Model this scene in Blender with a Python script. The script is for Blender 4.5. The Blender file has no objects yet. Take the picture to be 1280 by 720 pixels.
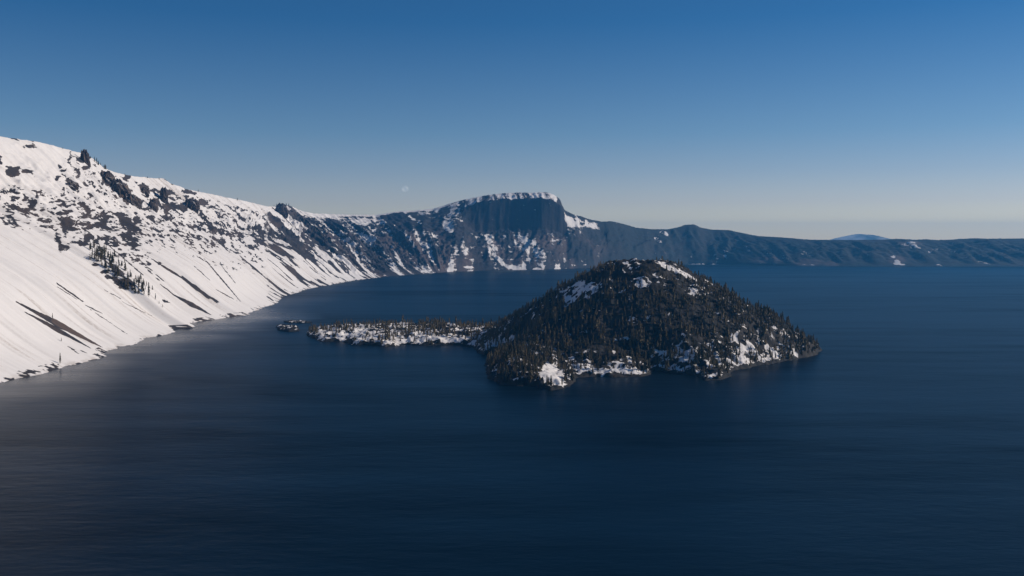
import bpy, math, random
import numpy as np
from mathutils import Vector

SC = bpy.context.scene
C = SC.collection
rng = np.random.default_rng(7)
random.seed(7)

# ------------------------------------------------------------------ camera geometry
H, F, YH = 260.0, 1200.0, 302.0          # eye height over the lake (m), focal length (px at 1280), eye-level row
PITCH = math.atan((360 - YH) / F)

def project(x, y, z):
    """world -> photograph pixel (1280x720)"""
    cp, sp = math.cos(PITCH), math.sin(PITCH)
    dz = z - H
    fwd = y * cp - dz * sp
    up = y * sp + dz * cp
    return 640 + F * x / fwd, 360 - F * up / fwd

def on_lake(px, py, z=0.0):
    u, v = (px - 640) / F, (360 - py) / F
    cp, sp = math.cos(PITCH), math.sin(PITCH)
    dy, dz = cp + v * sp, v * cp - sp
    t = (z - H) / dz
    return u * t, dy * t

def height_at(px, py, Y):
    """x and z of the ray through a pixel where it reaches depth Y"""
    u, v = (px - 640) / F, (360 - py) / F
    cp, sp = math.cos(PITCH), math.sin(PITCH)
    dy, dz = cp + v * sp, v * cp - sp
    t = Y / dy
    return u * t, H + dz * t

# ------------------------------------------------------------------ numpy noise
def _hash(ix, iy, iz, seed):
    h = (ix.astype(np.int64) * 374761393 + iy.astype(np.int64) * 668265263 + iz.astype(np.int64) * 2147483647 + seed * 974634777) & 0xFFFFFFFF
    h = ((h ^ (h >> 13)) * 1274126177) & 0xFFFFFFFF
    h = ((h ^ (h >> 16)) * 2246822519) & 0xFFFFFFFF
    return ((h ^ (h >> 15)) & 0xFFFF) / 65535.0

def vnoise(x, y, seed=0):
    x0, y0 = np.floor(x), np.floor(y)
    fx, fy = x - x0, y - y0
    fx = fx * fx * fx * (fx * (fx * 6 - 15) + 10); fy = fy * fy * fy * (fy * (fy * 6 - 15) + 10)
    z = np.zeros_like(x0)
    a = _hash(x0, y0, z, seed); b = _hash(x0 + 1, y0, z, seed)
    c = _hash(x0, y0 + 1, z, seed); d = _hash(x0 + 1, y0 + 1, z, seed)
    return (a + (b - a) * fx) * (1 - fy) + (c + (d - c) * fx) * fy     # 0..1

def fbm(x, y, octs=5, seed=0, gain=0.5, lac=2.03):
    s = np.zeros(np.broadcast(x, y).shape); a, n = 1.0, 0.0
    x = np.array(x, float) + 0 * y; y = np.array(y, float) + 0 * x
    for k in range(octs):
        s += a * vnoise(x, y, seed + k * 17); n += a
        a *= gain
        x, y = x * lac * 0.96 + y * 0.3 * lac + 11.3, y * lac * 0.96 - x * 0.3 * lac + 5.7
    return s / n

def ridged(x, y, octs=5, seed=0, gain=0.5):
    s = np.zeros(np.broadcast(x, y).shape); a, n = 1.0, 0.0
    x = np.array(x, float) + 0 * y; y = np.array(y, float) + 0 * x
    for k in range(octs):
        v = 1 - np.abs(2 * vnoise(x, y, seed + k * 13) - 1)
        s += a * v * v; n += a
        a *= gain
        x, y = x * 2.0 + y * 0.4 + 3.1, y * 2.0 - x * 0.4 + 7.9
    return s / n

def sstep(a, b, x):
    t = np.clip((x - a) / (b - a), 0, 1)
    return t * t * (3 - 2 * t)

# ------------------------------------------------------------------ object helpers
def tag(o, label=None, cat=None, group=None, kind=None):
    if label: o['label'] = label
    if cat: o['category'] = cat
    if group: o['group'] = group
    if kind: o['kind'] = kind
    return o

def mesh_np(name, verts, faces, mat, attrs=None, smooth=True, parent=None, fmat=None):
    """faces: (n,3) or (n,4) int array"""
    me = bpy.data.meshes.new(name)
    verts = np.ascontiguousarray(verts, dtype=np.float32)
    faces = np.ascontiguousarray(faces, dtype=np.int32)
    n, k = faces.shape
    me.vertices.add(len(verts)); me.vertices.foreach_set('co', verts.ravel())
    me.loops.add(n * k); me.loops.foreach_set('vertex_index', faces.ravel())
    me.polygons.add(n)
    me.polygons.foreach_set('loop_start', np.arange(0, n * k, k, dtype=np.int32))
    me.polygons.foreach_set('use_smooth', np.full(n, smooth, dtype=bool))
    if attrs:
        for an, av in attrs.items():
            at = me.attributes.new(an, 'FLOAT', 'POINT')
            at.data.foreach_set('value', np.ascontiguousarray(av, dtype=np.float32).ravel())
    mats = mat if isinstance(mat, (list, tuple)) else [mat]
    for m in mats: me.materials.append(m)
    if fmat is not None: me.polygons.foreach_set('material_index', np.ascontiguousarray(fmat, dtype=np.int32))
    me.update(calc_edges=True)
    o = bpy.data.objects.new(name, me)
    C.objects.link(o)
    if parent: o.parent = parent
    return o

def grid_faces(ni, nj):
    i, j = np.meshgrid(np.arange(ni - 1), np.arange(nj - 1), indexing='ij')
    a = i * nj + j
    return np.stack([a, a + nj, a + nj + 1, a + 1], -1).reshape(-1, 4)

# ------------------------------------------------------------------ materials
def newmat(name):
    m = bpy.data.materials.new(name); m.use_nodes = True
    nt = m.node_tree; nt.nodes.clear()
    out = nt.nodes.new('ShaderNodeOutputMaterial')
    b = nt.nodes.new('ShaderNodeBsdfPrincipled')
    nt.links.new(b.outputs[0], out.inputs[0])
    return m, nt, b, out

def N(nt, t, **kw):
    n = nt.nodes.new(t)
    for k, v in kw.items(): setattr(n, k, v)
    return n

def ramp(nt, fac, stops, interp='LINEAR'):
    r = N(nt, 'ShaderNodeValToRGB'); r.color_ramp.interpolation = interp
    els = r.color_ramp.elements
    while len(els) < len(stops): els.new(0.5)
    for e, (p, c) in zip(els, stops):
        e.position = p
        e.color = (*c, 1) if isinstance(c, (tuple, list)) else (c, c, c, 1)
    nt.links.new(fac, r.inputs[0])
    return r.outputs[0]

def noise_tex(nt, scale, detail=6, rough=0.6, vec=None, stretch=None):
    n = N(nt, 'ShaderNodeTexNoise'); n.inputs['Scale'].default_value = scale
    n.inputs['Detail'].default_value = detail; n.inputs['Roughness'].default_value = rough
    if vec is None:
        vec = N(nt, 'ShaderNodeTexCoord').outputs['Object']
    if stretch:
        mp = N(nt, 'ShaderNodeMapping'); mp.inputs['Scale'].default_value = stretch
        nt.links.new(vec, mp.inputs['Vector']); vec = mp.outputs[0]
    nt.links.new(vec, n.inputs['Vector'])
    return n.outputs['Fac']

def math_n(nt, op, a, b=None, clamp=False):
    n = N(nt, 'ShaderNodeMath', operation=op); n.use_clamp = clamp
    for i, v in enumerate((a, b)):
        if v is None: continue
        if isinstance(v, (int, float)): n.inputs[i].default_value = v
        else: nt.links.new(v, n.inputs[i])
    return n.outputs[0]

def mixc(nt, fac, a, b):
    m = N(nt, 'ShaderNodeMix', data_type='RGBA')
    if isinstance(fac, (int, float)): m.inputs[0].default_value = fac
    else: nt.links.new(fac, m.inputs[0])
    for i, v in ((6, a), (7, b)):
        if isinstance(v, tuple): m.inputs[i].default_value = (*v, 1)
        else: nt.links.new(v, m.inputs[i])
    return m.outputs[2]

def terrain_mat(name, rockA, rockB, rockC, nscale, snowcol=(0.82, 0.785, 0.745), jitter=0.5, bump=2.0, wood=False):
    """snow where the mesh carries a high 'snow' value, broken up by noise; rock in two or three tones elsewhere"""
    m, nt, b, out = newmat(name)
    at = N(nt, 'ShaderNodeAttribute', attribute_name='snow').outputs['Fac']
    at2 = N(nt, 'ShaderNodeAttribute', attribute_name='tone').outputs['Fac']
    n1 = noise_tex(nt, nscale, 8, 0.65)
    n2 = noise_tex(nt, nscale * 0.22, 5, 0.6)
    n3 = noise_tex(nt, nscale * 3.1, 3, 0.5)
    f = math_n(nt, 'ADD', at, math_n(nt, 'MULTIPLY', math_n(nt, 'SUBTRACT', n1, 0.5), jitter))
    n4 = noise_tex(nt, nscale * 4.5, 5, 0.65)
    f = math_n(nt, 'ADD', f, math_n(nt, 'MULTIPLY', math_n(nt, 'SUBTRACT', n4, 0.5), jitter * 0.8))
    f = ramp(nt, f, [(0.45, 0.0), (0.53, 1.0)])
    rock = mixc(nt, ramp(nt, n2, [(0.38, 0.0), (0.62, 1.0)]), rockA, rockB)
    rock = mixc(nt, at2, rock, rockC)
    rock = mixc(nt, ramp(nt, n3, [(0.3, 0.0), (0.75, 0.6)]), rock, tuple(c * 1.7 for c in rockB))
    if wood:
        at3 = N(nt, 'ShaderNodeAttribute', attribute_name='wood').outputs['Fac']
        wc = mixc(nt, ramp(nt, n4, [(0.35, 0.0), (0.65, 1.0)]), (0.004, 0.009, 0.011), (0.024, 0.031, 0.032))
        rock = mixc(nt, math_n(nt, 'MULTIPLY', at3, math_n(nt, 'SUBTRACT', 1.0, at2)), rock, wc)
    sn = mixc(nt, n2, snowcol, tuple(c * 0.93 for c in snowcol))
    dt = N(nt, 'ShaderNodeAttribute', attribute_name='dirt').outputs['Fac']
    sn = mixc(nt, math_n(nt, 'MULTIPLY', dt, ramp(nt, n4, [(0.35, 0.2), (0.6, 1.0)])), sn, (0.42, 0.36, 0.31))
    nt.links.new(mixc(nt, f, rock, sn), b.inputs['Base Color'])
    b.inputs['Roughness'].default_value = 0.85
    b.inputs['Specular IOR Level'].default_value = 0.2
    bp = N(nt, 'ShaderNodeBump'); bp.inputs['Strength'].default_value = 0.7; bp.inputs['Distance'].default_value = bump
    nt.links.new(math_n(nt, 'MULTIPLY', n1, math_n(nt, 'SUBTRACT', 1.35, f)), bp.inputs['Height'])
    nt.links.new(bp.outputs[0], b.inputs['Normal'])
    return m

M_slope = terrain_mat('snowy_rock', (0.060, 0.050, 0.047), (0.028, 0.026, 0.028), (0.13, 0.09, 0.068), 0.03, jitter=0.75)
M_far = terrain_mat('far_cliff', (0.048, 0.038, 0.036), (0.018, 0.020, 0.025), (0.13, 0.095, 0.085), 0.018, jitter=0.95, bump=6, wood=True)
M_island = terrain_mat('island_ground', (0.020, 0.019, 0.017), (0.012, 0.012, 0.012), (0.034, 0.029, 0.025), 0.07, jitter=0.55, bump=1.0)

def rock_mat():
    m, nt, b, out = newmat('crag_rock')
    n1 = noise_tex(nt, 0.05, 8, 0.65); n2 = noise_tex(nt, 0.16, 6, 0.6)
    geo = N(nt, 'ShaderNodeNewGeometry')
    sep = N(nt, 'ShaderNodeSeparateXYZ'); nt.links.new(geo.outputs['Normal'], sep.inputs[0])
    col = ramp(nt, n1, [(0.3, (0.03, 0.026, 0.027)), (0.5, (0.07, 0.055, 0.05)), (0.68, (0.15, 0.11, 0.085))])
    up = math_n(nt, 'ADD', sep.outputs[2], math_n(nt, 'MULTIPLY', math_n(nt, 'SUBTRACT', n2, 0.5), 0.9))
    sn = ramp(nt, up, [(0.74, 0.0), (0.82, 1.0)])
    nt.links.new(mixc(nt, sn, col, (0.8, 0.79, 0.78)), b.inputs['Base Color'])
    b.inputs['Roughness'].default_value = 0.9
    bp = N(nt, 'ShaderNodeBump'); bp.inputs['Strength'].default_value = 0.8; bp.inputs['Distance'].default_value = 3
    nt.links.new(n2, bp.inputs['Height']); nt.links.new(bp.outputs[0], b.inputs['Normal'])
    return m
M_rock = rock_mat()

def needle_mat(name, a, bcol):
    m, nt, b, out = newmat(name)
    oi = N(nt, 'ShaderNodeObjectInfo').outputs['Random']
    g = N(nt, 'ShaderNodeNewGeometry')
    n = noise_tex(nt, 0.05, 3, 0.6, vec=g.outputs['Position'])
    n2 = noise_tex(nt, 0.6, 2, 0.6, vec=g.outputs['Position'])
    f = math_n(nt, 'ADD', math_n(nt, 'MULTIPLY', oi, 0.35), math_n(nt, 'ADD', math_n(nt, 'MULTIPLY', n, 0.5), math_n(nt, 'MULTIPLY', n2, 0.25)), clamp=True)
    nt.links.new(mixc(nt, ramp(nt, f, [(0.3, 0.0), (0.75, 1.0)]), a, bcol), b.inputs['Base Color'])
    b.inputs['Roughness'].default_value = 0.8; b.inputs['Specular IOR Level'].default_value = 0.15
    return m
M_needles = needle_mat('conifer_needles', (0.016, 0.024, 0.014), (0.105, 0.078, 0.038))
m, nt, b, out = newmat('conifer_bark'); b.inputs['Roughness'].default_value = 0.9
nt.links.new(mixc(nt, noise_tex(nt, 1.5, 4), (0.06, 0.045, 0.035), (0.14, 0.11, 0.09)), b.inputs['Base Color'])
M_bark = m

# ------------------------------------------------------------------ world, sun, camera
SUN_EL, SUN_AZ = math.radians(29), math.radians(78)       # azimuth clockwise from +Y (so the sun stands on the right)
sd = Vector((math.sin(SUN_AZ) * math.cos(SUN_EL), math.cos(SUN_AZ) * math.cos(SUN_EL), math.sin(SUN_EL)))
w = bpy.data.worlds.new('World'); SC.world = w; w.use_nodes = True
wn = w.node_tree; wn.nodes.clear()
wo = wn.nodes.new('ShaderNodeOutputWorld'); bg = wn.nodes.new('ShaderNodeBackground')
sky = wn.nodes.new('ShaderNodeTexSky'); sky.sky_type = 'NISHITA'; sky.sun_disc = False
sky.sun_elevation = SUN_EL; sky.sun_rotation = SUN_AZ
sky.altitude = 2200; sky.air_density = 1.0; sky.dust_density = 0.6; sky.ozone_density = 2.5
bg.inputs['Strength'].default_value = 0.12
tc_ = wn.nodes.new('ShaderNodeTexCoord'); sx_ = wn.nodes.new('ShaderNodeSeparateXYZ'); wn.links.new(tc_.outputs['Generated'], sx_.inputs[0])
tint = ramp(wn, sx_.outputs[2], [(0.0, (1.06, 0.86, 0.65)), (0.0216, (1.12, 0.86, 0.67)), (0.04, (0.87, 0.69, 0.64)), (0.07, (0.65, 0.60, 0.62)), (0.11, (0.44, 0.54, 0.61)), (0.22, (0.15, 0.40, 0.575)), (0.6, (0.08, 0.30, 0.50))])
tm = wn.nodes.new('ShaderNodeMix'); tm.data_type = 'RGBA'; tm.blend_type = 'MULTIPLY'; tm.inputs[0].default_value = 1
wn.links.new(sky.outputs[0], tm.inputs[6]); wn.links.new(tint, tm.inputs[7])
wn.links.new(tm.outputs[2], bg.inputs[0]); wn.links.new(bg.outputs[0], wo.inputs[0])

sl = bpy.data.lights.new('sun', 'SUN'); sl.energy = 3.9; sl.angle = math.radians(0.53); sl.color = (1.0, 0.89, 0.78)
so = bpy.data.objects.new('sun', sl); C.objects.link(so)
so.rotation_euler = (-sd).to_track_quat('-Z', 'Y').to_euler(); so.location = (3000, 500, 3000)

cam = bpy.data.cameras.new('camera'); co = bpy.data.objects.new('camera', cam); C.objects.link(co)
cam.sensor_width = 36; cam.lens = 36 * F / 1280; cam.clip_start = 1; cam.clip_end = 200000
co.location = (0, 0, H); co.rotation_euler = (math.pi / 2 - PITCH, 0, 0)
SC.camera = co

# ------------------------------------------------------------------ the caldera wall: shore line and crest line
# left shore, from pixels of the photograph turned into lake points; u runs along the wall
shore = [(-700, -1000, -700), (200, -1030, 200), (1100, -980, 1100)]      # (u, x, y)
for px, py in [(0, 480), (36, 470), (71, 462), (85, 457), (100, 454), (122, 449), (140, 438), (150, 433.5), (168, 431), (176, 424), (200, 420), (213, 416), (222, 411), (243, 410),
               (238, 406), (229, 405), (250, 402), (268, 399), (288, 396), (308, 394.5), (312, 391), (330, 384), (348, 378), (352, 372), (385, 361), (440, 351)]:
    x, y = on_lake(px, py); shore.append((y, x, y))
for px, py, u in [(480, 346, 7090), (560, 340, 8753), (600, 338.5, 9000)]:
    x, y = on_lake(px, py); shore.append((u, x, y))
for px, py in [(640, 337.5), (680, 337), (705, 336), (740, 335), (780, 333.5), (820, 331.5), (860, 330.5), (900, 330.5), (950, 331.5), (1000, 332.5), (1100, 333), (1208, 333), (1290, 333)]:
    x, y = on_lake(px, py); shore.append((9300 + x, x, y))
shore += [(17500, 8300, 8600), (19500, 9600, 6500), (23000, 10000, 3000), (27500, 9000, -1500)]
shore = np.array(sorted(shore))
shore[:, 0] = np.maximum.accumulate(shore[:, 0] + np.arange(len(shore)) * 0.01)

crest = [(-700, -1880, -700, 560), (200, -1900, 200, 620), (1500, -1900, 1500, 640), (2800, -1880, 2800, 655)]   # (u, x, y, z)
for px, py in [(0, 171), (40, 176), (71, 183), (85, 187), (96, 190), (104, 192), (114, 197), (124, 206), (135, 212), (145, 216), (165, 220), (190, 222.5), (205, 223), (213, 229), (232, 236),
               (250, 240), (275, 245), (300, 250), (325, 256), (335, 258)]:
    Y = 1850 / ((640 - px) / F); x, z = height_at(px, py, Y)
    u = Y if Y < 6000 else 6000 + (Y - 6000) * 0.35
    crest.append((u, x, Y, z))
for px, py, Y, u in [(343, 258, 7600, 6600), (352, 256.5, 7800, 6750), (362, 257, 8100, 6950), (375, 263, 8500, 7150), (392, 267, 8900, 7400), (410, 267.5, 9300, 7650), (432, 268, 9500, 7900),
                     (470, 268.5, 9700, 8200), (490, 265.5, 9750, 8340), (500, 264, 9780, 8410), (520, 263, 9800, 8500), (540, 261, 9830, 8600), (556, 256.5, 9850, 8680)]:
    x, z = height_at(px, py, Y); crest.append((u, x, Y, z))
for px, py, Y in [(570, 252, 9880), (585, 248.5, 9900), (600, 245.5, 9900), (615, 243, 9900), (630, 241.5, 9900), (650, 240.5, 9900), (665, 241, 9900), (678, 240, 9880), (686, 241, 9860), (694, 244.5, 9850), (700, 249, 9840),
                  (703, 257, 9850), (706, 263, 9850), (714, 267, 9900), (728, 271, 10000), (740, 275, 10150), (752, 277, 10300), (765, 276.5, 10450), (780, 280, 10700), (795, 284.5, 10900), (815, 286.5, 11100),
                  (835, 286.5, 11300), (848, 284, 11400), (856, 281, 11450), (868, 280.5, 11500), (876, 284.5, 11550), (890, 287, 11650), (910, 287.5, 11700), (925, 290.5, 11700), (945, 295, 11650), (975, 296.5, 11500),
                  (1010, 299.5, 11400), (1060, 300, 11300), (1105, 299.5, 11300), (1120, 298.5, 11300), (1135, 299, 11300), (1143, 299.8, 11300), (1160, 299, 11300), (1170, 300, 11300), (1190, 299.5, 11300), (1200, 298.5, 11300), (1290, 298, 11200)]:
    x, z = height_at(px, py, Y); crest.append((9300 + x, x, Y, z))
crest += [(17500, 9300, 9400, 330), (19500, 10800, 6900, 330), (23000, 11300, 3000, 330), (27500, 10300, -1900, 330)]
crest = np.array(sorted(crest))

def wall(name, u0, u1, nt_s, mat, label, dens, style, back=True):
    """strip of the caldera wall between two stations: rows from just under the water over the crest and down the outer flank"""
    us = [u0]
    while us[-1] < u1:
        u = us[-1]
        x = np.interp(u, shore[:, 0], shore[:, 1]); y = np.interp(u, shore[:, 0], shore[:, 2])
        d = math.hypot(x, y)
        us.append(u + max(2.6, dens * d / 900))
    us = np.array(us); us[-1] = u1
    ts = np.concatenate([np.linspace(-0.06, 1.0, nt_s), 1 + (np.linspace(0, 1, 26)[1:]) ** 1.6 * 1.6])
    U, T = np.meshgrid(us, ts, indexing='ij')
    fs = lambda k: np.interp(U, shore[:, 0], shore[:, k])
    fc = lambda k: np.interp(U, crest[:, 0], crest[:, k])
    X0, Y0 = fs(1), fs(2); X1, Y1, Z1 = fc(1), fc(2), fc(3)
    L = np.hypot(X1 - X0, Y1 - Y0)
    dx, dy = (X1 - X0) / L, (Y1 - Y0) / L
    tc = np.clip(T, 0, 1)
    # large spurs and gullies, fading at the water and at the crest
    big = fbm(U / 420.0, tc * 1.2, 3, 5) - 0.5
    gul = ridged(U / 170.0 + big * 1.5, tc * 1.1 + 3, 4, 21) - 0.45
    fine = fbm(X0 / 40 + U / 37.0, tc * L / 45.0, 5, 31) - 0.5
    crag = ridged(U / 55.0, tc * L / 80.0, 5, 47) - 0.4
    wob = (fbm(U / 60.0, U * 0, 6, 3, gain=0.62) - 0.5) * 1.7
    prof, env, rockz, sn, tone = style(U, T, tc, L, big, gul, fine, crag)
    below = T < 0
    Z = Z1 * prof
    Z = Z + env
    Z = np.where(below, T * 260, Z)
    Z = np.where((T >= 0), np.maximum(Z, 0.3 + tc * 30), Z)
    off = T * L + wob * 22 * (1 - tc) ** 2 + big * 320 * np.sin(np.clip(tc, 0, 1) * math.pi) * 0.45
    Xp = X0 + dx * off; Yp = Y0 + dy * off
    over = np.clip(T - 1, 0, None)
    Zc = Z1 + (env * (np.abs(T - 1) < 1e-6))
    back_z = Z1 - over * (Z1 * 0.25) - over ** 2 * 320 + (fbm(Xp / 160, Yp / 160, 4, 77) - 0.5) * 70 * np.clip(over * 3, 0, 1)
    Z = np.where(T > 1, back_z, Z)
    ps = project(Xp, Yp, Z)
    V = np.stack([Xp, Yp, Z], -1)
    # real steepness of the finished surface feeds the snow cover
    du = np.gradient(V, axis=0); dv = np.gradient(V, axis=1)
    nrm = np.cross(du, dv); nz = np.abs(nrm[..., 2]) / (np.linalg.norm(nrm, axis=-1) + 1e-9)
    snow = sn(U, T, tc, nz, ps[0], ps[1], Xp, Yp, Z, big, gul, fine, crag)
    dirt = 0.75 * sstep(0.55, 0.72, fbm(U / 11.0 + 6 * big, tc * 2.2, 4, 151)) * sstep(0.0, 0.1, tc) * (0.3 + 0.7 * sstep(0.42, 0.6, fbm(U / 260.0, tc * 2.0, 3, 153)))
    dirt = np.maximum(dirt, 0.55 * sstep(0.5, 0.65, fbm(U / 16.0, T * 60, 3, 157)) * (1 - sstep(2, 9, Z)))
    tn = tone(U, T, tc, nz, ps[0], ps[1], Xp, Yp, Z)
    o = mesh_np(name, V.reshape(-1, 3), grid_faces(*U.shape)[:, ::-1], mat, {'snow': snow, 'tone': tn, 'wood': sstep(9750, 10500, U), 'dirt': dirt})
    tag(o, label, kind='structure')
    return dict(U=U, T=T, V=V, px=ps[0], py=ps[1], nz=nz, snow=snow, obj=o)

def ell(px, py, cx, cy, rx, ry, ang, soft=0.35):
    a = math.radians(ang); c, s = math.cos(a), math.sin(a)
    X, Y = px - cx, py - cy
    d = np.sqrt(((X * c + Y * s) / rx) ** 2 + ((-X * s + Y * c) / ry) ** 2)
    return 1 - sstep(1 - soft, 1 + soft, d)

def seg(px, py, x0, y0, x1, y1, w0, w1):
    vx, vy = x1 - x0, y1 - y0
    t = np.clip(((px - x0) * vx + (py - y0) * vy) / (vx * vx + vy * vy), 0, 1)
    d = np.hypot(px - x0 - t * vx, py - y0 - t * vy)
    ww = w0 + (w1 - w0) * (1 - np.abs(2 * t - 1))
    return 1 - sstep(ww * 0.6, ww * 1.3, d)

PATCH = [(106, 197, 5, 9, 60), (107, 209, 3, 6, 70), (97, 214, 5, 2.6, 45), (90, 229, 9, 4, 38), (107, 230, 5, 2.4, 30), (88, 194, 1.3, 6, 10), (97, 198, 1.4, 4, 20),
         (76, 207, 3, 3, 0), (79, 213, 3, 2, 0), (80, 236, 2.4, 3, 0), (97, 240, 2, 2.6, 50), (72, 222, 3, 3, 40), (80, 241, 3.5, 1.4, 45), (90, 245, 2.5, 1.3, 40), (96, 249, 4, 1.4, 20),
         (143, 247, 3, 1.8, 60), (156, 252, 6, 2, 60), (122, 240, 4, 1.5, 40), (117, 233, 3, 1.4, 40),
         (138, 226, 12, 7, 45), (152, 238, 12, 7, 50), (163, 248, 9, 5, 45), (173, 254, 8, 4, 55), (180, 235, 7, 4.5, 50), (205, 241, 5, 8, 80), (193, 253, 6, 5, 70),
         (158, 222, 4, 3, 60), (170, 228, 2.5, 2, 0), (213, 226, 7, 1.6, 40), (223, 247, 3, 2, 40), (220, 257, 9, 4, 20), (240, 253, 7, 4, 30), (236, 240, 9, 2.4, 20), (252, 253, 7, 4, 20),
         (78, 251, 9, 1.6, 0), (80, 257, 9, 2, 0), (78, 267, 8, 3, -5), (84, 278, 10, 6, -5), (88, 286, 12, 3, 0), (74, 303, 4, 12, -25), (82, 309, 3, 5, -45), (108, 262, 4, 8, -30), (116, 271, 5, 2, 50),
         (100, 304, 14, 3, 2), (110, 297, 5, 6, 30), (119, 281, 14, 2.4, -14), (127, 288, 3, 2, 0), (137, 284, 5, 2, 10), (130, 300, 14, 2.2, 33), (145, 306, 3, 3, 0),
         (132, 269, 9, 2.2, 12), (150, 268, 9, 3, 8), (156, 276, 8, 5, 20), (141, 299, 4, 2, 10), (158, 296, 10, 4, 15), (165, 306, 7, 3, 15), (167, 285, 8, 6, 30), (172, 275, 6, 5, 10),
         (120, 330, 5, 2.4, 5), (132, 340, 5, 2.6, 10), (140, 348, 9, 4, 30), (152, 356, 9, 3.4, 35), (127, 322, 10, 3, 35), (146, 338, 14, 5, 38), (160, 352, 9, 5, 40),
         (185, 329, 4, 2, 30), (208, 376, 5, 1.4, 32), (200, 329, 3, 1.2, 30)]
STREAK = [(190, 324, 235, 352, 0.6, 1.6), (228, 346, 272, 378, 1.4, 0.8), (228, 348, 262, 374, 0.6, 1.8), (200, 355, 222, 372, 0.4, 0.9), (216, 368, 263, 393, 0.5, 3.2), (255, 323, 300, 376, 0.4, 0.9),
          (300, 320, 335, 350, 0.5, 1.2), (135, 306, 180, 345, 0.5, 0.7), (71, 354, 104, 377, 0.8, 1.0), (71, 358, 96, 374, 0.3, 0.5), (104, 380, 128, 392, 0.3, 0.8),
          (20, 377, 127, 434, 0.6, 4.2), (28, 388, 113, 435, 0.4, 3.0), (84, 432, 98, 442, 0.4, 0.9), (100, 438, 108, 441, 0.3, 0.7), (240, 330, 262, 350, 0.2, 0.6), (275, 330, 296, 356, 0.2, 0.6),
          (130, 362, 152, 374, 0.2, 0.5), (270, 362, 296, 376, 0.2, 0.7), (150, 376, 190, 395, 0.15, 0.45), (110, 385, 160, 418, 0.15, 0.45), (178, 330, 198, 350, 0.2, 0.6), (160, 312, 205, 352, 0.2, 0.7)]

def pmask(px, py, nx):
    m = np.zeros_like(px)
    for p in PATCH: m = np.maximum(m, ell(px + nx * 9, py - nx * 6, *p, 0.7))
    return m

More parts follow.
